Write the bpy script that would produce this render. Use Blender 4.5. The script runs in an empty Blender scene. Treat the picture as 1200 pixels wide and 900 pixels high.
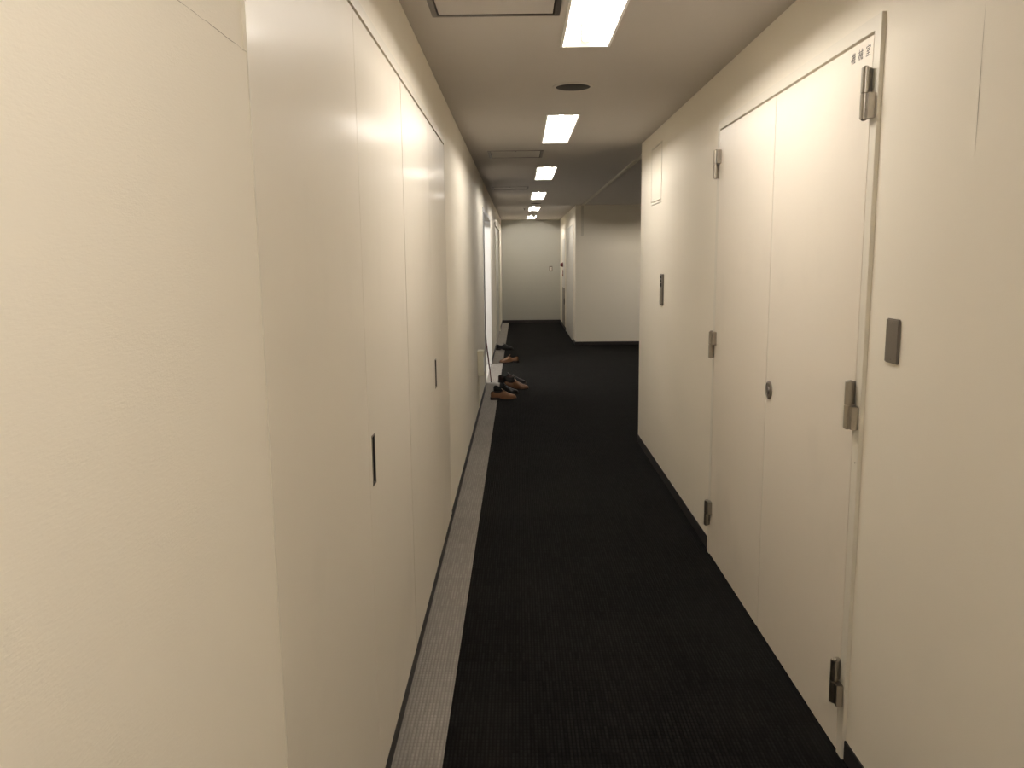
import bpy, bmesh, math, random
from mathutils import Vector, Matrix
random.seed(7)
COL = bpy.context.scene.collection
SC = bpy.context.scene

# ------------------------------------------------------------------ materials
def new_mat(name):
    m = bpy.data.materials.new(name); m.use_nodes = True
    nt = m.node_tree; b = nt.nodes['Principled BSDF']
    return m, nt, b

def N(nt, t, **kw):
    n = nt.nodes.new(t)
    for k, v in kw.items(): setattr(n, k, v)
    return n

def mix_col(nt, fac, a, b):
    n = N(nt, 'ShaderNodeMix', data_type='RGBA')
    for sock, v in ((n.inputs[0], fac), (n.inputs[6], a), (n.inputs[7], b)):
        if hasattr(v, 'is_linked'): nt.links.new(v, sock)
        elif isinstance(v, (int, float)): sock.default_value = v
        else: sock.default_value = (*v, 1)
    return n.outputs[2]

def math_n(nt, op, a, b=0.0, c=None):
    n = N(nt, 'ShaderNodeMath', operation=op)
    for i, v in enumerate((a, b) if c is None else (a, b, c)):
        if hasattr(v, 'is_linked'): nt.links.new(v, n.inputs[i])
        else: n.inputs[i].default_value = v
    return n.outputs[0]

def obj_coord(nt, scale=(1, 1, 1)):
    tc = N(nt, 'ShaderNodeTexCoord'); mp = N(nt, 'ShaderNodeMapping')
    mp.inputs['Scale'].default_value = scale
    nt.links.new(tc.outputs['Object'], mp.inputs['Vector'])
    return mp.outputs['Vector']

def noise(nt, scale, vec, detail=3.0):
    n = N(nt, 'ShaderNodeTexNoise'); n.inputs['Scale'].default_value = scale
    n.inputs['Detail'].default_value = detail
    nt.links.new(vec, n.inputs['Vector'])
    return n.outputs['Fac']

def bump(nt, b, h, strength, dist):
    n = N(nt, 'ShaderNodeBump'); n.inputs['Strength'].default_value = strength
    n.inputs['Distance'].default_value = dist
    nt.links.new(h, n.inputs['Height']); nt.links.new(n.outputs['Normal'], b.inputs['Normal'])

def plain(name, col, rough=0.5, metal=0.0, var=0.06, nscale=30.0, bmp=0.0):
    """base colour with a little procedural mottling"""
    m, nt, b = new_mat(name)
    v = obj_coord(nt)
    f = noise(nt, nscale, v)
    c1 = tuple(max(0, x * (1 - var)) for x in col); c2 = tuple(min(1, x * (1 + var)) for x in col)
    nt.links.new(mix_col(nt, f, c1, c2), b.inputs['Base Color'])
    b.inputs['Roughness'].default_value = rough; b.inputs['Metallic'].default_value = metal
    if bmp: bump(nt, b, f, bmp, 0.001)
    return m

def wallpaper(name, col, rough=0.75):
    """woven vinyl wall covering: fine horizontal weave, slight mottling"""
    m, nt, b = new_mat(name)
    v = obj_coord(nt); vw = obj_coord(nt, (90, 90, 420))
    big = noise(nt, 1.3, v, 4); weave = noise(nt, 1.0, vw, 2); grain = noise(nt, 260, v, 2)
    c = mix_col(nt, big, tuple(x * 0.96 for x in col), tuple(min(1, x * 1.03) for x in col))
    nt.links.new(c, b.inputs['Base Color'])
    b.inputs['Roughness'].default_value = rough
    b.inputs['Specular IOR Level'].default_value = 0.3
    h = math_n(nt, 'ADD', weave, math_n(nt, 'MULTIPLY', grain, 0.6))
    bump(nt, b, h, 0.35, 0.0006)
    return m

def door_paint(name, col, rough, spec=0.5):
    """semi gloss baked paint on steel, faint scuffs"""
    m, nt, b = new_mat(name)
    v = obj_coord(nt)
    sm = noise(nt, 2.2, v, 6); fine = noise(nt, 400, v, 2)
    ramp = N(nt, 'ShaderNodeMapRange'); ramp.inputs['From Min'].default_value = 0.56; ramp.inputs['From Max'].default_value = 0.74
    nt.links.new(sm, ramp.inputs['Value'])
    fac = math_n(nt, 'MULTIPLY', ramp.outputs['Result'], 0.35)
    c = mix_col(nt, fac, col, tuple(x * 0.84 for x in col))
    nt.links.new(c, b.inputs['Base Color'])
    b.inputs['Roughness'].default_value = rough
    b.inputs['Specular IOR Level'].default_value = spec
    bump(nt, b, fine, 0.05, 0.0002)
    return m

def carpet(name, dark, light, s_fac=1.0):
    """carpet tile: loop rows along the corridor crossed by finer rows, tile to tile shade changes"""
    m, nt, b = new_mat(name)
    tc = N(nt, 'ShaderNodeTexCoord'); sx = N(nt, 'ShaderNodeSeparateXYZ')
    nt.links.new(tc.outputs['Object'], sx.inputs[0])
    X, Y = sx.outputs[0], sx.outputs[1]
    v = tc.outputs['Object']
    def rnd(sx_, sy_, off):
        mp = N(nt, 'ShaderNodeMapping'); mp.inputs['Scale'].default_value = (1 / sx_, 1 / sy_, 0); mp.inputs['Location'].default_value = (off, off * .37, 0)
        nt.links.new(v, mp.inputs[0])
        fl = N(nt, 'ShaderNodeVectorMath', operation='FLOOR'); nt.links.new(mp.outputs[0], fl.inputs[0])
        wn = N(nt, 'ShaderNodeTexWhiteNoise', noise_dimensions='2D'); nt.links.new(fl.outputs[0], wn.inputs['Vector'])
        return wn.outputs['Value']
    rows = math_n(nt, 'POWER', math_n(nt, 'ABSOLUTE', math_n(nt, 'SINE', math_n(nt, 'MULTIPLY', X, math.pi / 0.0125))), 1.3)
    cross = math_n(nt, 'POWER', math_n(nt, 'ABSOLUTE', math_n(nt, 'SINE', math_n(nt, 'MULTIPLY', Y, math.pi / 0.0190))), 0.35)
    dash = rnd(0.0125, 0.076, 0.0); dash2 = rnd(0.0125, 0.019, 3.0); band = rnd(50.0, 0.019, 1.0); tile = rnd(0.5, 0.5, 0.51)
    fuzz = noise(nt, 700, v, 2); patch = noise(nt, 2.5, v, 4)
    h = math_n(nt, 'MULTIPLY', rows, cross)
    amp = math_n(nt, 'ADD', math_n(nt, 'MULTIPLY', dash, 0.62), math_n(nt, 'ADD', math_n(nt, 'MULTIPLY', dash2, 0.34), math_n(nt, 'MULTIPLY', band, 0.16)))
    f = math_n(nt, 'MULTIPLY', h, amp)
    f = math_n(nt, 'ADD', f, math_n(nt, 'MULTIPLY', fuzz, 0.22))
    f = math_n(nt, 'ADD', f, math_n(nt, 'MULTIPLY', math_n(nt, 'SUBTRACT', patch, 0.5), 0.45))
    f = math_n(nt, 'ADD', f, math_n(nt, 'MULTIPLY', math_n(nt, 'SUBTRACT', tile, 0.5), 0.12))
    n = N(nt, 'ShaderNodeClamp'); nt.links.new(math_n(nt, 'MULTIPLY', f, s_fac), n.inputs[0])
    nt.links.new(mix_col(nt, n.outputs[0], dark, light), b.inputs['Base Color'])
    b.inputs['Roughness'].default_value = 0.95
    b.inputs['Specular IOR Level'].default_value = 0.04
    bump(nt, b, math_n(nt, 'ADD', h, math_n(nt, 'MULTIPLY', fuzz, 0.5)), 0.6, 0.002)
    return m

def emitter(name, col, strength):
    m, nt, b = new_mat(name)
    v = obj_coord(nt)
    nt.links.new(mix_col(nt, noise(nt, 3, v), tuple(x * 0.98 for x in col), col), b.inputs['Emission Color'])
    b.inputs['Base Color'].default_value = (0.9, 0.9, 0.88, 1)
    b.inputs['Emission Strength'].default_value = strength
    return m

LIGHT_COL = (1.0, 0.93, 0.85)
M = {}
M['wall'] = wallpaper('cream_wallpaper', (0.825, 0.772, 0.668))
M['wall_back'] = wallpaper('grey_wallpaper', (0.43, 0.425, 0.38))
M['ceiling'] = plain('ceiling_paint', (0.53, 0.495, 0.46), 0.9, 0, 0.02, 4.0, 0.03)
M['door_left'] = door_paint('gloss_cream_steel', (0.775, 0.722, 0.625), 0.38, 0.07)
for k, v in (('Coat Weight', 0.07), ('Coat Roughness', 0.13), ('Coat IOR', 1.2)):
    M['door_left'].node_tree.nodes['Principled BSDF'].inputs[k].default_value = v
M['door_right'] = door_paint('satin_cream_steel', (0.80, 0.735, 0.635), 0.42, 0.22)
M['frame'] = door_paint('frame_paint', (0.74, 0.70, 0.605), 0.5, 0.3)
M['door_grey'] = door_paint('pale_grey_steel', (0.66, 0.64, 0.59), 0.33)
M['jamb_white'] = door_paint('white_jamb_paint', (0.76, 0.75, 0.73), 0.55, 0.3)
M['dark_leaf'] = door_paint('dark_grey_leaf', (0.10, 0.098, 0.088), 0.5)
M['base'] = plain('black_vinyl_skirting', (0.011, 0.009, 0.009), 0.65, 0, 0.1)
M['carpet'] = carpet('charcoal_carpet', (0.0020, 0.0019, 0.0017), (0.0138, 0.0134, 0.0124))
M['strip'] = carpet('grey_carpet_border', (0.200, 0.183, 0.164), (0.315, 0.293, 0.264), 0.9)
M['vinyl'] = plain('pale_vinyl_floor', (0.50, 0.48, 0.45), 0.4, 0, 0.05, 8)
M['steel'] = plain('satin_stainless', (0.36, 0.325, 0.28), 0.38, 1.0, 0.08, 60)
M['steel_plate'] = plain('dull_steel_plate', (0.23, 0.205, 0.18), 0.42, 0.75, 0.06, 60)
M['hinge'] = plain('nickel_hinge', (0.42, 0.39, 0.34), 0.30, 1.0, 0.08, 60)
M['alu'] = plain('aluminium_trim', (0.20, 0.18, 0.165), 0.42, 0.85, 0.08, 40)
M['gap'] = plain('dark_gap', (0.02, 0.018, 0.016), 0.8)
M['grille'] = plain('brown_speaker_mesh', (0.035, 0.029, 0.024), 0.7, 0.2, 0.3, 500, 0.2)
M['white_enamel'] = plain('white_enamel', (0.90, 0.89, 0.86), 0.4, 0, 0.01)
M['socket'] = plain('socket_plastic', (0.80, 0.78, 0.74), 0.5)
M['tube'] = emitter('lit_fluorescent_tube', LIGHT_COL, 117.0)
M['tube_bright'] = emitter('lit_bright_fluorescent_tube', LIGHT_COL, 125.0)  # same tube, strength raised to brighten the near walls
M['tube_dim'] = emitter('lit_dim_fluorescent_tube', LIGHT_COL, 100.0)  # same tube, strength lowered to tame hot spots farther along
M['tube_lobby'] = emitter('lit_warm_fluorescent_tube', (1.0, 0.90, 0.76), 116.0)
M['tube_room'] = emitter('lit_cool_tube', (1.0, 0.97, 0.94), 230.0)
M['ink'] = plain('grey_lettering', (0.10, 0.09, 0.085), 0.7)
M['plastic_cream'] = plain('cream_plastic', (0.74, 0.70, 0.56), 0.5)
M['plastic_white'] = plain('white_plastic', (0.82, 0.83, 0.83), 0.45)
M['plastic_off'] = plain('off_white_plastic', (0.66, 0.62, 0.55), 0.5)
M['red'] = plain('red_lens', (0.11, 0.008, 0.008), 0.3)
M['red_sign'] = plain('red_plate', (0.22, 0.05, 0.035), 0.5)
M['hydrant'] = plain('brown_steel_panel', (0.22, 0.195, 0.16), 0.4, 0.6)
M['wood_red'] = plain('red_brown_wood', (0.12, 0.028, 0.02), 0.4, 0, 0.3, 20)
M['rubber'] = plain('black_rubber', (0.012, 0.012, 0.012), 0.7)
M['crack'] = plain('open_seam', (0.33, 0.29, 0.23), 0.9)
def leather(name, col, rough, spec=0.5):
    m = plain(name, col, rough, 0, 0.22, 28, 0.06)
    m.node_tree.nodes['Principled BSDF'].inputs['Specular IOR Level'].default_value = spec
    return m
M['tan'] = leather('tan_leather', (0.185, 0.085, 0.037), 0.36, 0.4)
M['tan_dark'] = leather('brown_leather', (0.155, 0.072, 0.030), 0.36)
M['black'] = leather('black_leather', (0.0035, 0.0035, 0.0035), 0.30, 0.28)
M['oxblood'] = leather('dark_brown_leather', (0.022, 0.009, 0.007), 0.36, 0.25)
M['sole'] = plain('dark_sole', (0.020, 0.012, 0.010), 0.6)
M['lining_tan'] = plain('dark_lining', (0.025, 0.013, 0.008), 0.9)
M['lining_black'] = plain('black_lining', (0.004, 0.004, 0.004), 0.9)
M['rail'] = plain('pale_rail_paint', (0.62, 0.58, 0.49), 0.5)

# ------------------------------------------------------------------ mesh helpers
def link(name, bm, mat, parent=None, bevel=0.0, smooth=False, origin=None):
    if bevel:
        es = [e for e in bm.edges if len(e.link_faces) == 2 and e.calc_face_angle(0) > 0.6]
        bmesh.ops.bevel(bm, geom=es, offset=bevel, segments=2, affect='EDGES', clamp_overlap=True)
    if origin is not None: bmesh.ops.translate(bm, verts=bm.verts, vec=-Vector(origin))
    bmesh.ops.recalc_face_normals(bm, faces=bm.faces)
    me = bpy.data.meshes.new(name); bm.to_mesh(me); bm.free()
    if smooth:
        for p in me.polygons: p.use_smooth = True
        try: me.set_sharp_from_angle(angle=math.radians(40))
        except Exception: pass
    me.materials.append(M[mat] if isinstance(mat, str) else mat)
    o = bpy.data.objects.new(name, me); COL.objects.link(o)
    if origin is not None and parent is None: o.location = origin
    if parent is not None: o.parent = parent
    return o

def box(bm, x0, x1, y0, y1, z0, z1):
    vs = [bm.verts.new((x, y, z)) for x in (x0, x1) for y in (y0, y1) for z in (z0, z1)]
    for f in ((0, 1, 3, 2), (4, 6, 7, 5), (0, 4, 5, 1), (2, 3, 7, 6), (0, 2, 6, 4), (1, 5, 7, 3)):
        bm.faces.new([vs[i] for i in f])
    return bm

def B(*a): return box(bmesh.new(), *a)

def cells(xs, ys, zs, holes):
    """one closed solid: a block with axis aligned cut-outs; only outside faces are made"""
    xs = sorted(set(xs)); ys = sorted(set(ys)); zs = sorted(set(zs))
    for h in holes:
        xs = sorted(set(xs) | {v for v in h[0:2] if xs[0] < v < xs[-1]})
        ys = sorted(set(ys) | {v for v in h[2:4] if ys[0] < v < ys[-1]})
        zs = sorted(set(zs) | {v for v in h[4:6] if zs[0] < v < zs[-1]})
    nx, ny, nz = len(xs) - 1, len(ys) - 1, len(zs) - 1
    def solid(i, j, k):
        if not (0 <= i < nx and 0 <= j < ny and 0 <= k < nz): return False
        cx, cy, cz = (xs[i] + xs[i+1]) / 2, (ys[j] + ys[j+1]) / 2, (zs[k] + zs[k+1]) / 2
        return not any(h[0] < cx < h[1] and h[2] < cy < h[3] and h[4] < cz < h[5] for h in holes)
    bm = bmesh.new(); vd = {}
    def V(i, j, k):
        if (i, j, k) not in vd: vd[(i, j, k)] = bm.verts.new((xs[i], ys[j], zs[k]))
        return vd[(i, j, k)]
    for i in range(nx):
        for j in range(ny):
            for k in range(nz):
                if not solid(i, j, k): continue
                if not solid(i-1, j, k): bm.faces.new((V(i,j,k), V(i,j,k+1), V(i,j+1,k+1), V(i,j+1,k)))
                if not solid(i+1, j, k): bm.faces.new((V(i+1,j,k), V(i+1,j+1,k), V(i+1,j+1,k+1), V(i+1,j,k+1)))
                if not solid(i, j-1, k): bm.faces.new((V(i,j,k), V(i+1,j,k), V(i+1,j,k+1), V(i,j,k+1)))
                if not solid(i, j+1, k): bm.faces.new((V(i,j+1,k), V(i,j+1,k+1), V(i+1,j+1,k+1), V(i+1,j+1,k)))
                if not solid(i, j, k-1): bm.faces.new((V(i,j,k), V(i,j+1,k), V(i+1,j+1,k), V(i+1,j,k)))
                if not solid(i, j, k+1): bm.faces.new((V(i,j,k+1), V(i+1,j,k+1), V(i+1,j+1,k+1), V(i,j+1,k+1)))
    return bm

def cyl(bm, p, q, r0, r1=None, seg=20):
    p, q = Vector(p), Vector(q); d = (q - p); r1 = r0 if r1 is None else r1
    rot = d.to_track_quat('Z', 'Y').to_matrix().to_4x4()
    bmesh.ops.create_cone(bm, cap_ends=True, segments=seg, radius1=r0, radius2=r1, depth=d.length,
                          matrix=Matrix.Translation((p + q) / 2) @ rot)
    return bm

def lathe(bm, prof, c=(0, 0, 0), axis='Z', seg=36):
    """prof: list of (r, h); closed by poles when r = 0"""
    rings = []
    for r, h in prof:
        if r < 1e-6:
            rings.append([bm.verts.new(_ax(0, 0, h, c, axis))])
        else:
            rings.append([bm.verts.new(_ax(r * math.cos(2*math.pi*i/seg), r * math.sin(2*math.pi*i/seg), h, c, axis)) for i in range(seg)])
    for a, b in zip(rings[:-1], rings[1:]):
        if len(a) == 1 and len(b) == 1: continue
        for i in range(seg):
            j = (i + 1) % seg
            if len(a) == 1: bm.faces.new((a[0], b[i], b[j]))
            elif len(b) == 1: bm.faces.new((a[i], b[0], a[j]))
            else: bm.faces.new((a[i], b[i], b[j], a[j]))
    return bm
def _ax(u, v, h, c, axis):
    if axis == 'Z': return (c[0] + u, c[1] + v, c[2] + h)
    if axis == 'X': return (c[0] + h, c[1] + u, c[2] + v)
    return (c[0] + u, c[1] + h, c[2] + v)

def thing(name, label, cat, loc=(0, 0, 0), group=None, kind=None, rotz=0.0):
    o = bpy.data.objects.new(name, None); COL.objects.link(o)
    o.empty_display_size = 0.1; o.location = loc; o.rotation_euler = (0, 0, rotz)
    return tag(o, label, cat, group, kind)
def tag(o, label=None, cat=None, group=None, kind=None):
    if label: o['label'] = label
    if cat: o['category'] = cat
    if group: o['group'] = group
    if kind: o['kind'] = kind
    return o
def struct(name, bm, mat, label, cat, bevel=0.0):
    return tag(link(name, bm, mat, None, bevel), label, cat, None, 'structure')
def part(name, bm, mat, parent, bevel=0.0, smooth=False, label=None):
    """bm is in world coordinates while the thing is unrotated: shift it to the thing's origin"""
    p = parent; off = Vector((0, 0, 0))
    while p is not None: off += p.location; p = p.parent
    bmesh.ops.translate(bm, verts=bm.verts, vec=-off)
    o = link(name, bm, mat, parent, bevel, smooth)
    if label: o['label'] = label
    return o
def copy_tree(o, parent=None):
    c = o.copy(); COL.objects.link(c)
    if parent is not None: c.parent = parent
    for ch in list(o.children): copy_tree(ch, c)
    return c

# ------------------------------------------------------------------ dimensions (metres)
H = 2.50                      # ceiling
XL, XR, XS = -0.421, 1.02, -0.255
YB, YC, YF = -4.2, 6.94, 14.85   # rear end, corner into the lobby, facing wall
YE = 20.25                    # end wall
XLOB = 5.2
LW = 0.115                    # left wall thickness
DY0, DY1 = 9.84, 12.3         # open doorway

# ------------------------------------------------------------------ shell
struct('floor', B(XS, XLOB + .1, YB - .1, YE + .1, -0.05, 0), 'carpet', 'charcoal loop carpet tiles running down the corridor', 'floor')
struct('trim_1', B(XL - 0.012, XS, YB - .1, YE + .1, -0.05, 0), 'strip', 'pale grey carpet border strip along the left wall', 'floor border')

FIX = [(-3.70, -2.42), (-0.62, 0.66), (2.48, 3.78), (5.53, 6.83), (8.62, 9.98), (11.88, 13.30), (15.10, 16.48), (18.35, 19.85)]
FX0, FX1 = 0.198, 0.402
HATCH = [(-0.322, 0.165, 2.80, 3.31), (-0.262, 0.225, 7.29, 7.80), (-0.345, 0.140, 10.90, 11.36)]
LOB = (2.0, 3.30, 13.38, 13.584)      # the lobby light lies across
holes = [(FX0, FX1, a, b, H - .1, H + .095) for a, b in FIX] + [(*LOB, H - .1, H + .095)]
holes += [(a + .004, b - .004, c + .004, d - .004, H - .1, H + .03) for a, b, c, d in HATCH]
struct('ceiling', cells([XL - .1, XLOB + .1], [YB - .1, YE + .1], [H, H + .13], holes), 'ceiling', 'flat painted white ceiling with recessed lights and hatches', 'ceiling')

LD = [(1.32, 3.03), (3.03, 4.74)]      # two double doors on the left
DHL, DHR = 2.255, 2.245
FD = (14.75, 17.95)                     # closed double door far down on the left
struct('wall_left', cells([XL - LW, XL], [YB, YE], [0, H],
       [(-9, 9, 1.32, 4.74, 0.065, DHL), (-9, 9, DY0, DY1, -1, 2.15), (-9, 9, FD[0], FD[1], -1, 2.22)]),
       'wall', 'cream papered wall on the left with steel doors', 'wall')
RD = (2.39, 4.262)
PAN = (5.96, 6.415, 1.965, 2.395)
struct('wall_right', cells([XR, XR + .12], [YB, YC], [0, H],
       [(-9, 9, RD[0], RD[1], -1, DHR), (-9, XR + .03, PAN[0], PAN[1], PAN[2], PAN[3])]),
       'wall', 'cream papered wall on the right with a double door', 'wall')
struct('wall_lobby_near', B(XR + .12, XLOB, YC - .12, YC, 0, H), 'wall', 'near side wall of the lobby opening on the right', 'wall')
struct('wall_lobby_end', B(XLOB, XLOB + .1, YC - .12, YF + .1, 0, H), 'wall', 'end wall of the lobby on the right', 'wall')
BD = (15.35, 17.75)
struct('wall_facing', B(XR + .12, XLOB, YF, YF + .12, 0, H), 'wall', 'cream wall facing the viewer beyond the lobby opening', 'wall')
struct('wall_far_right', cells([XR, XR + .12], [YF, YE], [0, H],
       [(-9, 9, BD[0], BD[1], -1, 2.22), (-9, XR + .05, 18.25, 19.25, 0.05, 2.0)]),
       'wall', 'far right corridor wall with a grey door and fire hose cabinet', 'wall')
struct('wall_back', B(XL - .2, XR + .2, YE, YE + .12, 0, H), 'wall_back', 'greyish end wall closing the corridor', 'wall')
struct('wall_rear', B(XL - .2, XR + .2, YB - .12, YB, 0, H), 'wall', 'wall closing the corridor behind the viewer', 'wall')
# skirtings
bb = 0.065
struct('baseboard_left', cells([XL, XL + .004], [YB, YE], [0, bb], [(-9, 9, DY0 - .03, DY1 + .03, -1, 1), (-9, 9, FD[0], FD[1], -1, 1)]), 'base', 'black skirting along the left wall', 'skirting')
struct('baseboard_right', cells([XR - .005, XR], [YB, YC + .005], [0, bb], [(-9, 9, RD[0], RD[1], -1, 1)]), 'base', 'black skirting along the right wall', 'skirting')
struct('baseboard_facing', B(XR - .005, XLOB, YF - .005, YF, 0, bb), 'base', 'black skirting under the wall facing the viewer', 'skirting')
struct('baseboard_far_right', cells([XR - .005, XR], [YF, YE], [0, bb], [(-9, 9, BD[0], BD[1], -1, 1)]), 'base', 'black skirting along the far right corridor wall', 'skirting')
struct('baseboard_back', B(XL, XR, YE - .005, YE, 0, bb), 'base', 'black skirting along the end wall', 'skirting')
# side room behind the open doorway
RX = XL - LW - 3.0
struct('floor_side_room', B(RX, XL - .012, DY0 - 1.2, DY1 + 1.6, -0.05, 0.0), 'vinyl', 'pale floor of the room behind the open doorway', 'floor')
struct('wall_side_room_near', B(RX, XL - LW, DY0 - 1.3, DY0 - 1.2, 0, H), 'wall', 'near wall of the side room', 'wall')
struct('wall_side_room_far', B(RX, XL - LW, DY1 + 1.6, DY1 + 1.7, 0, H), 'wall', 'far wall of the side room', 'wall')
struct('wall_side_room_end', B(RX - .1, RX, DY0 - 1.3, DY1 + 1.7, 0, H), 'wall', 'end wall of the side room', 'wall')
struct('ceiling_side_room', B(RX - .1, XL - .1, DY0 - 1.3, DY1 + 1.7, H, H + .1), 'ceiling', 'ceiling of the side room', 'ceiling')

# worn wallpaper joints
def ribbon(pts, w, x, name, parent):
    bm = bmesh.new(); lo = []; hi = []
    for (y, z, k) in pts:
        lo.append(k * w / 2); hi.append((y, z))
    vs = []
    for i, (y, z) in enumerate(hi):
        a = hi[max(0, i-1)]; b = hi[min(len(hi)-1, i+1)]
        d = Vector((b[0]-a[0], b[1]-a[1])).normalized(); n = Vector((-d.y, d.x)) * lo[i]
        vs.append([bm.verts.new((x + s, y + t*n.x, z + t*n.y)) for s, t in ((0, 1), (0, -1))])
    for a, b in zip(vs[:-1], vs[1:]): bm.faces.new((a[0], b[0], b[1], a[1]))
    bmesh.ops.solidify(bm, geom=bm.faces[:], thickness=0.0002)
    return part(name, bm, 'crack', parent)
wl, wr = bpy.data.objects['wall_left'], bpy.data.objects['wall_right']
random.seed(3)
pts = [(0.86 + i * 0.46 / 20, 1.900 + random.uniform(-.0012, .0012) + (0.004 if i < 7 else 0), random.uniform(.3, 1.0)) for i in range(21)]
part('wall_board', B(XL - .001, XL + .0046, YB, 1.3195, bb, 1.899), 'wall', wl)
ribbon(pts, 0.0011, XL + .0050, 'wallpaper_crack', wl)
pts = [(1.889 + random.uniform(-.001, .001), 1.80 + i * 0.035, random.uniform(.2, 1.0)) for i in range(21)]
ribbon(pts, 0.0014, XR - .0004, 'wallpaper_seam', wr)

# ------------------------------------------------------------------ doors
def flush_pull(leaf, side, xf, y0, y1, z0, z1):
    """recessed pull: stainless rim and cup let into a pocket of the leaf"""
    s = side                     # +1: the leaf faces +x (left wall)
    xa, xb = sorted((xf - s * .014, xf + s * .002))
    bm = cells([xa, xb], [y0, y1], [z0, z1], [((xa + .002) if s > 0 else -9, 9 if s > 0 else (xb - .002), y0 + .004, y1 - .004, z0 + .004, z1 - .004)])
    h = part('door_handle', bm, 'steel', leaf, label='recessed stainless pull handle')
    yc = y0 + .010
    part('finger_lip', B(*sorted((xf - s*.012, xf + s*.0005)), y1 - .015, y1 - .0045, z0 + .008, z1 - .008), 'gap', h)
    return h

def swing_hinge(door, xf, yg, zc, near, hgt=0.142):
    """lift-off hinge on a face looking to -x. near: the frame lies on the -y side of the gap"""
    z0, z1 = zc - hgt / 2, zc + hgt / 2; r = 0.0125; xk = xf - 0.018
    bm = bmesh.new()
    cyl(bm, (xk, yg, z0), (xk, yg, zc - .001), r, seg=18); cyl(bm, (xk, yg, zc + .001), (xk, yg, z1), r, seg=18)
    cyl(bm, (xk, yg, z1), (xk, yg, z1 + .005), r * .75, r * .45, 18); cyl(bm, (xk, yg, z0 - .004), (xk, yg, z0), r * .45, r * .75, 18)
    cyl(bm, (xk, yg, zc - .002), (xk, yg, zc + .002), r * .6, seg=12)
    if near:     # wide wing on the frame below, slim wing on the leaf above
        box(bm, xk - .003, xf + .002, yg - .034, yg, z0, zc - .002)
        box(bm, xk + .006, xf + .002, yg, yg + .018, zc + .002, z1)
    else:        # wide wing on the leaf above, slim wing on the frame below
        box(bm, xk - .003, xf + .002, yg - .040, yg, zc + .002, z1)
        box(bm, xk + .006, xf + .002, yg, yg + .018, z0, zc - .002)
    h = part('hinge', bm, 'hinge', door, 0.0012, True, 'satin nickel lift-off hinge')
    return h

# left: two double doors of glossy cream steel
xf = XL + .0052
for i, (a, b) in enumerate(LD):
    d = thing('door_%d' % (i + 1), ['glossy cream steel double door nearest the viewer on the left', 'glossy cream steel double door farther along the left wall'][i], 'door', (XL, (a + b) / 2, 0), kind='structure')
    mid = 2.19 if i == 0 else 3.90
    top = 2.212
    fw = .003
    fbm = cells([XL - LW + .01, XL + .006], [a, b], [0.066, DHL], [(-9, 9, a + (fw if i == 0 else .0006), b - (fw if i == 1 else .0006), -1, top + .007), (XL - .040, 9, a + (fw if i == 0 else .0006), b - (fw if i == 1 else .0006), -1, top + .010)])
    # closed back so no light passes through the gaps
    part('frame', fbm, 'frame', d, 0.0008)
    part('frame_back', B(XL - LW + .012, XL - LW + .03, a + .002, b - .002, .07, top + .005), 'frame', d)
    y0 = a + (fw + .0012 if i == 0 else .0011); y1 = b - (fw + .0012 if i == 1 else .0011)
    for k, (ya, yb) in enumerate(((y0, mid - .0014), (mid + .0014, y1))):
        hol = []
        if k == 1:
            hy0, hy1 = (2.232, 2.276) if i == 0 else (3.975, 4.035)
            hol = [(xf - .0145, 9, hy0 + .0005, hy1 - .0005, .9505, 1.0935)]
        lf = part('door_leaf', cells([xf - .036, xf], [ya, yb], [.068, top], hol), 'door_left', d)
        bv = lf.modifiers.new('edge', 'BEVEL'); bv.width = .0005; bv.segments = 2; bv.limit_method = 'ANGLE'
        if k == 1: flush_pull(lf, 1, xf, hy0, hy1, .950, 1.094)

# right: machine room double door
d3 = thing('door_3', 'cream steel machine room double door with six hinges on the right', 'door', (XR, 3.33, 0), kind='structure')
xq = XR - .012
fw = .044; top = 2.196
part('frame', cells([xq, XR + .11], [RD[0], RD[1]], [0, DHR], [(-9, 9, RD[0] + fw, RD[1] - fw, -1, top + .009)]), 'frame', d3, .001)
part('frame_back', B(XR + .07, XR + .09, RD[0] + fw - .002, RD[1] - fw + .002, 0.0, top + .012), 'gap', d3)
DM = 3.312
leaf_near = part('door_leaf', B(xq, xq + .04, RD[0] + fw + .002, DM - .0015, .008, top), 'door_right', d3, .0012)
leaf_far = part('door_leaf', B(xq, xq + .04, DM + .0095, RD[1] - fw - .002, .008, top), 'door_right', d3, .0012)
part('astragal', B(xq + .0012, xq + .03, DM - .0004, DM + .0085, .010, top - .002), 'frame', leaf_far, .001)
for zc in (2.035, 1.135, 0.245): swing_hinge(d3, xq, RD[0] + fw + .001, zc, True)
for zc in (2.035, 1.130, 0.230): swing_hinge(d3, xq, RD[1] - fw - .001, zc, False, .135)
# round flush lock
bm = lathe(bmesh.new(), [(0, 0), (.036, 0), (.0365, -.004), (.034, -.0068), (.030, -.0075), (.0285, -.0055), (.016, -.0055), (.0145, -.009), (0, -.0095)], (xq, 3.268, 1.045), 'X', 40)
lk = part('lock', bm, 'steel_plate', leaf_near, smooth=True, label='round stainless lock rose')
part('keyhole', B(xq - .0100, xq - .0092, 3.2672, 3.2688, 1.039, 1.051), 'gap', lk)
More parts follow.
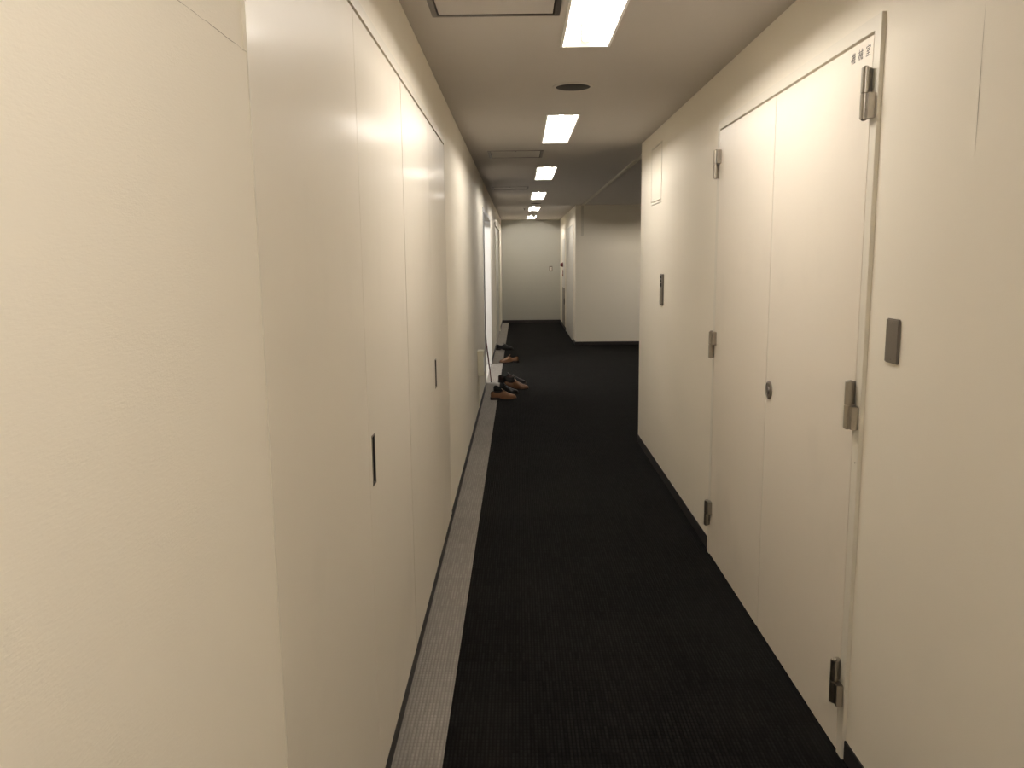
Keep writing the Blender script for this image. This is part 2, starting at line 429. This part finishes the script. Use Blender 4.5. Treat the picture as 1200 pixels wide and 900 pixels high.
# door lettering
def lettering(txt, size, xface, yc, zc, step, parent):
    bmt = bmesh.new()
    n = len(txt)
    for i, ch in enumerate(txt):
        cu = bpy.data.curves.new('glyph', 'FONT'); cu.body = ch; cu.size = size; cu.align_x = 'CENTER'; cu.extrude = 0.0002; cu.resolution_u = 3
        o = bpy.data.objects.new('glyph', cu); COL.objects.link(o)
        bpy.context.view_layer.update()
        dg = bpy.context.evaluated_depsgraph_get(); me = bpy.data.meshes.new_from_object(o.evaluated_get(dg))
        cx = [v.co.x for v in me.vertices]; cy = [v.co.y for v in me.vertices]
        if cx:
            mx, my = (min(cx) + max(cx)) / 2, (min(cy) + max(cy)) / 2
            for v in me.vertices:
                u, w, e = v.co.x - mx, v.co.y - my, v.co.z
                v.co = (xface - .0003 - e, yc - (i - (n - 1) / 2) * step - u, zc + w)
            bmt.from_mesh(me)
        bpy.data.objects.remove(o); bpy.data.curves.remove(cu); bpy.data.meshes.remove(me)
    return part('lettering', bmt, 'ink', parent, label='small grey characters on the door')
lettering('機械室', .034, xq, 2.523, 2.161, .053, leaf_near)
bm = lathe(bmesh.new(), [(0, -.0008), (.0022, -.0006), (.0026, 0), (0, .0002)], (xq, 2.408, .962), 'X', 10)
part('screw_head', bm, 'gap', d3)

# far left closed double door, pale grey steel
d4 = thing('door_4', 'closed pale grey steel double door far down the left wall', 'door', (XL, 16.3, 0), kind='structure')
part('frame', cells([XL - LW, XL + .012], [FD[0], FD[1]], [0, 2.22], [(-9, 9, FD[0] + .06, FD[1] - .06, -1, 2.17)]), 'frame', d4, .001)
dm = sum(FD) / 2
for ya, yb in ((FD[0] + .062, dm - .002), (dm + .002, FD[1] - .062)):
    lf = part('door_leaf', B(XL - .05, XL - .012, ya, yb, .01, 2.165), 'door_grey', d4, .001)
    hy = yb - .11 if yb < dm + .1 else ya + .06
    h = part('door_handle', cells([XL - .013, XL - .008], [hy, hy + .05], [.95, 1.10], [(XL - .011, 9, hy + .006, hy + .044, .957, 1.093)]), 'steel', lf, label='stainless flush pull')
part('frame_back', B(XL - LW + .01, XL - LW + .03, FD[0] + .03, FD[1] - .03, 0, 2.19), 'gap', d4)

# far right grey door in the corridor wall
d5 = thing('door_5', 'pale grey steel door in the far right corridor wall', 'door', (XR, 16.5, 0), kind='structure')
part('frame', cells([XR - .008, XR + .11], [BD[0], BD[1]], [0, 2.22], [(-9, 9, BD[0] + .04, BD[1] - .04, -1, 2.185)]), 'frame', d5, .001)
part('frame_back', B(XR + .07, XR + .09, BD[0] + .03, BD[1] - .03, 0, 2.2), 'gap', d5)
dm = sum(BD) / 2
for ya, yb in ((BD[0] + .042, dm - .002), (dm + .002, BD[1] - .042)):
    lf = part('door_leaf', cells([XR - .004, XR + .036], [ya, yb], [.01, 2.18], [(-9, XR + .01, ya + .05, ya + .10, .93, 1.08)] if ya < dm - .2 else []), 'door_grey', d5)
    if ya < dm - .2: flush_pull(lf, -1, XR - .004, ya + .05, ya + .10, .93, 1.08)

# open doorway: lined jambs, head, dark leaf swung into the room
d6 = thing('door_6', 'open doorway on the left with white jambs, light spilling out', 'doorway', (XL, DY0, 0), kind='structure')
part('frame', cells([XL - LW, XL + .006], [DY0 - .03, DY1 + .03], [0, 2.18], [(-9, 9, DY0 + .012, DY1 - .03, -1, 2.13)]), 'jamb_white', d6, .001, label='white door lining')
part('side_panel', B(XL - .055, XL - .004, DY0 + .012, DY0 + .54, .004, 2.128), 'dark_leaf', d6, .002, label='narrow dark grey fixed side panel')
lf = part('door_leaf', B(XL - LW - .84, XL - LW - .002, DY1 - .005, DY1 + .033, .012, 2.12), 'dark_leaf', d6, .001, label='dark grey leaf standing open')
part('door_handle', cyl(cyl(bmesh.new(), (XL - LW - .76, DY1 - .05, 1.0), (XL - LW - .76, DY1 - .004, 1.0), .008), (XL - LW - .76, DY1 - .05, 1.0), (XL - LW - .64, DY1 - .05, 1.0), .008), 'steel', lf, smooth=True)
bm = B(XL - LW - .035, XL - LW - .003, DY1 - .33, DY1 - .06, 2.07, 2.125)
cl = part('door_closer', bm, 'steel', d6, .003, label='grey door closer under the head')
part('closer_arm', box(bmesh.new(), XL - LW - .25, XL - LW - .02, DY1 - .075, DY1 - .058, 2.085, 2.095), 'steel', cl)

# ------------------------------------------------------------------ ceiling lights
LIGHT_LABELS = [
    'recessed ceiling light at the far back behind the viewer',
    'recessed ceiling light directly over the viewer',
    'recessed tube light nearest the viewer, cut by the photo top',
    'second ceiling tube light, just past the large round speaker',
    'third ceiling tube light, just past the second ceiling hatch',
    'fourth ceiling tube light, between the open doorway and the far grille',
    'fifth ceiling tube light, just past the small far round speaker',
    'last ceiling tube light, behind the smoke detector by the end wall']
def ceiling_light(y0, y1, x0, x1, label, group, tube='tube', z=H, depth=.092):
    t = thing('ceiling_light', label, 'ceiling light', ((x0 + x1) / 2, (y0 + y1) / 2, z), group)
    g = .001
    bm = cells([x0 + g, x1 - g], [y0 + g, y1 - g], [z - .0005, z + depth], [(x0 + .004, x1 - .004, y0 + .004, y1 - .004, -9, z + depth - .004)])
    hs = part('housing', bm, 'white_enamel', t)
    bm = cells([x0 - .008, x1 + .008], [y0 - .008, y1 + .008], [z - .003, z - .0006], [(x0 + .003, x1 - .003, y0 + .003, y1 - .003, -9, 9)])
    part('trim_flange', bm, 'white_enamel', t)
    xc = (x0 + x1) / 2; zt = z + .037
    L = y1 - y0
    bm = cyl(bmesh.new(), (xc, y0 + .07, zt), (xc, y1 - .07, zt), .0155, seg=16)
    part('lamp_tube', bm, tube, t, smooth=True, label='lit fluorescent tube')
    for s, ye in ((1, y0 + .045), (-1, y1 - .045)):
        bm = bmesh.new()
        box(bm, xc - .016, xc + .016, ye - .008 * 1, ye + .008, z + .008, z + depth - .004)
        cyl(bm, (xc, ye + s * .006, zt), (xc, ye + s * .024, zt), .0175, seg=18)
        part('lamp_socket', bm, 'socket', t, .001)
    return t
t = ceiling_light(-.65, .65, -.102, .102, 'lobby ceiling tube light just showing past the right wall corner', None, 'tube_lobby')
t.location = ((LOB[0] + LOB[1]) / 2, (LOB[2] + LOB[3]) / 2, H); t.rotation_euler = (0, 0, math.pi / 2)
for (a, b), lab in zip(FIX, LIGHT_LABELS):
    ceiling_light(a, b, FX0, FX1, lab, 'recessed tube lights down the corridor ceiling', 'tube_bright' if a < 0 else ('tube' if a < 4 else 'tube_dim'))
# surface light inside the side room
def room_light(xc, y0, y1):
    t = thing('ceiling_light', 'tube light inside the room behind the open doorway', 'ceiling light', (xc, (y0 + y1) / 2, H))
    part('housing', cells([xc - .06, xc + .06], [y0, y1], [H - .05, H], []), 'white_enamel', t, .004)
    for dx in (-.04, .04): part('lamp_tube', cyl(bmesh.new(), (xc + dx, y0 + .05, H - .075), (xc + dx, y1 - .05, H - .075), .0155, seg=16), 'tube_room', t, smooth=True)
    for ye in (y0 + .035, y1 - .035):
        part('lamp_socket', B(xc - .058, xc + .058, ye - .014, ye + .014, H - .092, H - .049), 'socket', t, .002)
room_light(-1.55, 10.55, 11.85)

# ceiling hatches
HL = ['square ceiling access hatch nearest the viewer', 'second ceiling access hatch, just before the third light', 'far ceiling access hatch beside the fourth light']
for (a, b, c, d), lab in zip(HATCH, HL):
    t = thing('ceiling_hatch', lab, 'ceiling hatch', ((a + b) / 2, (c + d) / 2, H), 'ceiling access hatches')
    w = .022
    part('frame', cells([a, b], [c, d], [H - .003, H + .012], [(a + w, b - w, c + w, d - w, -9, 9)]), 'alu', t, .0008, label='aluminium hatch frame')
    part('shadow_gap', cells([a + w, b - w], [c + w, d - w], [H + .010, H + .012], [(a + w + .005, b - w - .005, c + w + .005, d - w - .005, -9, 9)]), 'gap', t)
    p_ = part('hatch_panel', B(a + w + .005, b - w - .005, c + w + .005, d - w - .005, H - .001, H + .012), 'ceiling', t, .0008)
    xc = (a + b) / 2
    part('latch', lathe(bmesh.new(), [(0, -.003), (.008, -.0028), (.009, -.0005), (0, 0)], (xc, c + w + .03, H - .001), 'Z', 18), 'alu', p_, smooth=True)

# round ceiling speakers
def speaker(x, y, r, label):
    t = thing('ceiling_speaker', label, 'ceiling speaker', (x, y, H), 'round ceiling speakers')
    part('rim', lathe(bmesh.new(), [(r - .004, -.001), (r - .004, -.0065), (r + .004, -.007), (r + .012, -.004), (r + .014, 0), (r - .004, 0)], (x, y, H), 'Z', 48), 'ceiling', t, smooth=True)
    bm = lathe(bmesh.new(), [(0, -.0105), (r * .5, -.0098), (r * .85, -.0075), (r - .003, -.004), (r - .003, 0), (0, 0)], (x, y, H), 'Z', 48)
    g = part('speaker_grille', bm, 'grille', t, smooth=True, label='dark brown round mesh')
speaker(0.303, 4.632, 0.098, 'large dark round ceiling speaker just before the second light')
speaker(0.302, 14.18, 0.098, 'far dark round ceiling speaker just before the fifth light')

# smoke detector and sprinkler
SD = (.318, 16.95, H)
t = thing('smoke_detector', 'small cone shaped detector hanging before the last ceiling light', 'smoke detector', SD)
part('base', lathe(bmesh.new(), [(0, 0), (.068, 0), (.068, -.014), (.062, -.020), (0, -.020)], SD, 'Z', 32), 'plastic_off', t, smooth=True)
part('sensor_head', lathe(bmesh.new(), [(0, -.020), (.056, -.020), (.058, -.034), (.046, -.060), (.030, -.088), (.014, -.100), (0, -.103)], SD, 'Z', 32), 'plastic_off', t, smooth=True)
t = thing('sprinkler', 'tiny ceiling sprinkler head left of the fifth light', 'sprinkler', (.12, 15.6, H))
part('escutcheon', lathe(bmesh.new(), [(0, 0), (.03, 0), (.028, -.005), (0, -.008)], (.12, 15.6, H), 'Z', 24), 'alu', t, smooth=True)
part('deflector', lathe(bmesh.new(), [(0, -.008), (.007, -.008), (.006, -.028), (.016, -.030), (.016, -.033), (0, -.034)], (.12, 15.6, H), 'Z', 24), 'steel_plate', t, smooth=True)
# ------------------------------------------------------------------ slim ceiling rail at the lobby opening
t = thing('smoke_screen_rail', 'slim pale ceiling rail along the lobby opening, short guide down the facing wall', 'ceiling rail', (1.14, 10.9, H))
part('top_rail', cells([1.116, 1.160], [YC, YF], [H - .014, H], [(1.134, 1.142, YC + .02, YF - .02, -9, H - .004)]), 'rail', t, .001)
part('side_guide', B(1.118, 1.162, YF - .014, YF, 1.955, H - .014), 'rail', t, .001)

# ------------------------------------------------------------------ wall plates
def wall_plate(name, label, cat, y0, y1, z0, z1, th, mat, extra=None):
    t = thing(name, label, cat, (XR, (y0 + y1) / 2, (z0 + z1) / 2))
    part('cover', B(XR - th, XR + .001, y0, y1, z0, z1), mat, t, min(.003, th * .45))
    return t
t = wall_plate('switch_plate', 'blank stainless switch plate on the right wall nearest the viewer', 'wall plate', 2.188, 2.264, 1.288, 1.409, .008, 'steel_plate')
part('screw', lathe(bmesh.new(), [(0, -.0012), (.003, -.001), (.0034, 0)], (XR - .008, 2.226, 1.398), 'X', 12), 'steel_plate', t)
part('screw', lathe(bmesh.new(), [(0, -.0012), (.003, -.001), (.0034, 0)], (XR - .008, 2.226, 1.299), 'X', 12), 'steel_plate', t)
t = wall_plate('control_plate', 'tall narrow steel control plate on the right wall past the door', 'wall plate', 5.800, 5.915, 1.239, 1.460, .010, 'steel_plate')
for zz, r in ((1.437, .009), (1.412, .009)):
    part('button', lathe(bmesh.new(), [(0, -.003), (r, -.0025), (r + .001, 0)], (XR - .010, 5.858, zz), 'X', 18), 'gap', t, smooth=True)
part('display', B(XR - .0115, XR - .0099, 5.835, 5.881, 1.372, 1.395), 'gap', t, .0004)
part('door_flap', B(XR - .0125, XR - .0099, 5.812, 5.903, 1.250, 1.362), 'steel', t, .0008)
# access panel high on the right wall
t = thing('access_panel', 'cream access panel high on the right wall near its corner', 'access panel', (XR, (PAN[0] + PAN[1]) / 2, (PAN[2] + PAN[3]) / 2))
part('frame', cells([XR - .003, XR + .028], [PAN[0] + .003, PAN[1] - .003], [PAN[2] + .003, PAN[3] - .003], [(-9, 9, PAN[0] + .012, PAN[1] - .012, PAN[2] + .020, PAN[3] - .012)]), 'frame', t, .0008)
part('panel_back', B(XR + .022, XR + .028, PAN[0] + .010, PAN[1] - .010, PAN[2] + .018, PAN[3] - .010), 'gap', t)
part('panel_leaf', B(XR - .001, XR + .018, PAN[0] + .016, PAN[1] - .016, PAN[2] + .026, PAN[3] - .019), 'wall', t, .0008)
# plate on the end wall
t = thing('switch_plate', 'small grey switch plate on the end wall', 'wall plate', (.785, YE, 1.315))
part('cover', B(.745, .828, YE - .008, YE + .001, 1.250, 1.380), 'steel_plate', t, .003)
for zz in (1.335, 1.295): part('switch', B(.765, .808, YE - .012, YE - .0079, zz - .016, zz + .016), 'plastic_off', t, .001)

# fire hose cabinet far right
y0, y1 = 18.25, 19.25
t = thing('fire_hose_cabinet', 'fire hose cabinet with red lamp on the far right wall by the end', 'fire hose cabinet', (XR, (y0 + y1) / 2, .05))
part('case', cells([XR + .002, XR + .048], [y0 + .001, y1 - .001], [.051, 1.999], [(-9, XR + .04, y0 + .012, y1 - .012, .062, 1.988)]), 'frame', t)
part('upper_panel', B(XR - .002, XR + .02, y0 + .014, y1 - .014, .905, 1.986), 'door_grey', t, .001)
dr = part('cabinet_door', B(XR - .006, XR + .02, y0 + .014, y1 - .014, .064, .900), 'hydrant', t, .001, label='brown steel lower door')
part('door_handle', B(XR - .016, XR - .0055, y0 + .08, y0 + .12, .55, .68), 'gap', dr, .002)
bm = lathe(bmesh.new(), [(0, 0), (.055, 0), (.055, -.012), (.048, -.016), (.046, -.045), (.036, -.062), (0, -.070)], (XR - .002, 18.95, 1.42), 'X', 28)
part('alarm_lamp', bm, 'red', t, smooth=True, label='red dome lamp')
sg = part('call_point', B(XR - .016, XR - .0015, 18.88, 19.02, 1.15, 1.30), 'red_sign', t, .003, label='red call point plate')
part('button', lathe(bmesh.new(), [(0, -.006), (.03, -.005), (.034, 0)], (XR - .016, 18.95, 1.235), 'X', 20), 'plastic_white', sg, smooth=True)

# box low on the left wall
t = thing('wall_box', 'small cream box mounted low on the left wall before the doorway', 'wall box', (XL, 8.19, .42))
part('body', B(XL - .0005, XL + .060, 8.12, 8.27, .415, .655), 'plastic_cream', t, .004)
part('lid', B(XL, XL + .063, 8.115, 8.275, .655, .668), 'plastic_cream', t, .004)
part('front_plate', B(XL + .060, XL + .066, 8.135, 8.255, .45, .60), 'plastic_white', t, .002, label='white plate on the side facing the corridor')
part('conduit', cyl(bmesh.new(), (XL + .008, 8.16, bb + .02), (XL + .008, 8.16, .416), .006, seg=10), 'plastic_cream', t, smooth=True)

# leaning stick in the doorway
p0 = Vector((-.366, 10.43, .004)); p1 = Vector((-.4275, 10.228, .63))
d = (p1 - p0).normalized()
t = thing('wooden_stick', 'thin red-brown stick leaning in the open doorway on the left', 'stick', p0)
part('shaft', cyl(bmesh.new(), p0 + d * .012, p1, .007, .0095, 14), 'wood_red', t, smooth=True)
part('tip', cyl(bmesh.new(), p0, p0 + d * .02, .0075, .0085, 14), 'rubber', t, smooth=True)
part('grip', cyl(bmesh.new(), p1 - d * .09, p1 + d * .006, .0105, .012, 14), 'wood_red', t, smooth=True)

# ------------------------------------------------------------------ shoes (local: toe to +x, sole on z = 0, centred)
def interp(tab, s):
    for (a, va), (b, vb) in zip(tab[:-1], tab[1:]):
        if s <= b:
            k = (s - a) / (b - a); k = k * k * (3 - 2 * k) if False else k
            return va + (vb - va) * k
    return tab[-1][1]
WID = [(0, .012), (.025, .024), (.08, .0325), (.18, .0345), (.38, .0305), (.55, .039), (.68, .0455), (.80, .0425), (.90, .033), (.96, .021), (.99, .011), (1, .004)]
TOP = [(0, .070), (.03, .090), (.10, .093), (.22, .078), (.32, .074), (.42, .088), (.49, .102), (.56, .096), (.66, .079), (.76, .063), (.88, .053), (.96, .044), (.99, .034), (1, .023)]
SB = [(0, .021), (.26, .021), (.36, .012), (.46, .002), (.8, 0), (1, .006)]
MOUTH = .485
def shoe(name, label, upper, lining, side, L=.295, group=None):
    r = thing(name, label, 'shoe', group=group)
    S = [0, .012, .03, .06, .1, .15, .2, .25, .3, .35, .4, .44, .47, .485, .4851, .50, .53, .56, .6, .64, .68, .72, .76, .80, .84, .88, .91, .94, .965, .98, .99, 1]
    def cx(s): return (s - .5) * L
    def cy(s): return side * .010 * math.sin(max(0, s - .35) / .65 * math.pi * .75)
    K = 12; KW = 7
    outer = bmesh.new(); inner = bmesh.new()
    def ring(s, mouth):
        w = interp(WID, s); zb = interp(SB, s) + .008; zt = interp(TOP, s) + (0 if mouth or s < MOUTH else 0)
        pts = []
        for k in range(K + 1):
            if mouth:
                if k <= KW:
                    q = k / KW
                    yy = w * (1 + .05 * math.sin(q * math.pi) - .16 * q * q); zz = zb + (zt - zb) * q
                else:
                    q = (k - KW) / (K - KW)
                    yy = max(w * .84 - .004, .002) * (1 if q < .7 else (1 - q) / .3 * .9)
                    zz = zt - .001 - (zt - zb - .006) * min(1, q / .7)
            else:
                a = k / K * math.pi / 2
                yy = w * math.cos(a) ** .75 * (1 + .04 * math.sin(2 * a)); zz = zb + (zt - zb) * math.sin(a) ** .85
            pts.append((yy, zz))
        full = [(-y, z) for y, z in pts] + [(y, z) for y, z in reversed(pts[:-1])]
        return [(cx(s), cy(s) + y, z) for y, z in full]
    rings = [(s, s <= MOUTH, ring(s, s <= MOUTH)) for s in S]
    nb = len(rings[0][2])
    vo = [[outer.verts.new(p) for p in rg] for _, _, rg in rings]
    vi = [[inner.verts.new(p) for p in rg] for _, m, rg in rings if m]
    for i in range(len(rings) - 1):
        both = rings[i][1] and rings[i + 1][1]
        for k in range(nb - 1):
            is_in = KW <= k < nb - 1 - KW
            if both and is_in:
                inner.faces.new((vi[i][k], vi[i + 1][k], vi[i + 1][k + 1], vi[i][k + 1]))
            else:
                outer.faces.new((vo[i][k], vo[i + 1][k], vo[i + 1][k + 1], vo[i][k + 1]))
        outer.faces.new((vo[i][nb - 1], vo[i + 1][nb - 1], vo[i + 1][0], vo[i][0]))
    outer.faces.new([v for v in vo[0]][:KW + 1] + [v for v in vo[0]][nb - 1 - KW:])
    for b_ in (outer, inner):
        loose = [v for v in b_.verts if not v.link_faces]; bmesh.ops.delete(b_, geom=loose, context='VERTS')
    link('upper', outer, upper, r, smooth=True)
    link('lining', inner, lining, r, smooth=True)
    # welted sole
    bm = bmesh.new(); rg = []
    for s in S:
        if abs(s - .4851) < 1e-6: continue
        w = interp(WID, s) + .0045; z = interp(SB, s)
        x = cx(s) + (.004 if s > .97 else (-.004 if s < .03 else 0))
        rg.append([bm.verts.new((x, cy(s) + q * w, z + e)) for q, e in ((-1, 0), (-1.03, .005), (-1, .010), (1, .010), (1.03, .005), (1, 0))])
    for a, b in zip(rg[:-1], rg[1:]):
        for k in range(6): bm.faces.new((a[k], b[k], b[(k + 1) % 6], a[(k + 1) % 6]))
    bm.faces.new(rg[0]); bm.faces.new(rg[-1][::-1])
    link('sole', bm, 'sole', r)
    bm = bmesh.new(); rg = []
    for s in (0, .012, .03, .06, .1, .15, .2, .24, .262):
        w = interp(WID, s) + .0035
        rg.append([bm.verts.new((cx(s) - (.004 if s < .03 else 0), q * w, z)) for q, z in ((-.95, 0), (-1, .0215), (1, .0215), (.95, 0))])
    for a, b in zip(rg[:-1], rg[1:]):
        for k in range(4): bm.faces.new((a[k], b[k], b[(k + 1) % 4], a[(k + 1) % 4]))
    bm.faces.new(rg[0]); bm.faces.new(rg[-1][::-1])
    link('heel', bm, 'sole', r)
    # tongue and lacing
    bm = bmesh.new(); rg = []
    for s, dz in ((.42, .026), (.455, .019), (.49, .008), (.53, .0035), (.58, .002), (.62, -.002)):
        zt = interp(TOP, max(s, .49)) if s < .49 else interp(TOP, s)
        rg.append([bm.verts.new((cx(s), cy(s) + q * .017, zt + dz - abs(q) ** 2 * .006 + e)) for e, qs in ((0, (-1, -.5, 0, .5, 1)), (-.004, (1, .5, 0, -.5, -1))) for q in qs])
    for a, b in zip(rg[:-1], rg[1:]):
        for k in range(10): bm.faces.new((a[k], b[k], b[(k + 1) % 10], a[(k + 1) % 10]))
    bm.faces.new(rg[0]); bm.faces.new(rg[-1][::-1])
    link('tongue', bm, upper, r, smooth=True)
    bm = bmesh.new()
    for s in (.50, .53, .56, .59):
        zt = interp(TOP, s) + .004
        for q in (-1, 1):
            cyl(bm, (cx(s), cy(s), zt + .001), (cx(s) + .002, cy(s) + q * .019, zt - .008), .0018, seg=8)
    for q in (-1, 1):
        cyl(bm, (cx(.51), cy(.51), interp(TOP, .51) + .006), (cx(.51) + .006, cy(.51) + q * .026, interp(TOP, .51) - .004), .0017, seg=8)
    link('laces', bm, lining, r)
    return r
R = math.radians
GR = 'shoes left outside the open doorway'
SHOES = [
    ('tan brown leather shoe nearest the viewer, heel on the grey border', 'tan', 'lining_tan', 1, (-.185, 9.14), 9),
    ('black leather shoe just behind the nearest tan shoe', 'black', 'lining_black', -1, (-.165, 9.54), -7),
    ('brown leather shoe beyond the nearer black shoe, toe far out on carpet', 'tan_dark', 'lining_tan', -1, (-.040, 9.88), -6),
    ('black leather shoe behind the brown one, toe pointing into the corridor', 'black', 'lining_black', 1, (-.065, 10.26), -3),
    ('dark brown leather shoe, heel showing at the edge of the doorway light', 'oxblood', 'lining_black', 1, (-.130, 10.43), 4),
    ('lone brown leather shoe past the doorway, toe pointing at the wall', 'tan_dark', 'lining_tan', 1, (-.163, 12.44), 183),
    ('black leather shoe farthest down the corridor, heel against the left wall', 'black', 'lining_black', 1, (-.258, 14.20), 2)]
for lab, up, ln, sd, (x, y), a in SHOES:
    s = shoe('leather_shoe', lab, up, ln, sd, group=GR)
    s.location = (x, y, 0); s.rotation_euler = (0, 0, R(a))

# ------------------------------------------------------------------ world, camera, colour
w = bpy.data.worlds.new('world'); SC.world = w; w.use_nodes = True
w.node_tree.nodes['Background'].inputs[0].default_value = (0, 0, 0, 1)

f, pitch, yaw, roll, hc = 958.3, .1528, -.0096, .0104, 1.5826
def unrot(v):
    x, y, z = v
    c, s = math.cos(-roll), math.sin(-roll); x, z = c*x - s*z, s*x + c*z
    c, s = math.cos(-pitch), math.sin(-pitch); y, z = c*y - s*z, s*y + c*z
    c, s = math.cos(-yaw), math.sin(-yaw); x, y = c*x - s*y, s*x + c*y
    return Vector((x, y, z))
rt, fw_, up = unrot((1, 0, 0)), unrot((0, 1, 0)), unrot((0, 0, 1))
cam = bpy.data.cameras.new('camera'); co = bpy.data.objects.new('camera', cam); COL.objects.link(co)
mw = Matrix(((rt.x, up.x, -fw_.x, 0), (rt.y, up.y, -fw_.y, 0), (rt.z, up.z, -fw_.z, hc), (0, 0, 0, 1)))
co.matrix_world = mw
cam.sensor_fit = 'HORIZONTAL'; cam.sensor_width = 36.0; cam.lens = f / 1200 * 36.0; cam.clip_start = .02
SC.camera = co
SC.view_settings.view_transform = 'Standard'; SC.view_settings.look = 'None'
SC.view_settings.exposure = 0.0; SC.view_settings.gamma = 1.0; SC.view_settings.use_curve_mapping = False
SC.cycles.use_denoising = True
SC.cycles.max_bounces = 14; SC.cycles.diffuse_bounces = 9; SC.cycles.glossy_bounces = 5; SC.cycles.transparent_max_bounces = 12
SC.cycles.sample_clamp_indirect = 6.0
SC.cycles.caustics_reflective = False
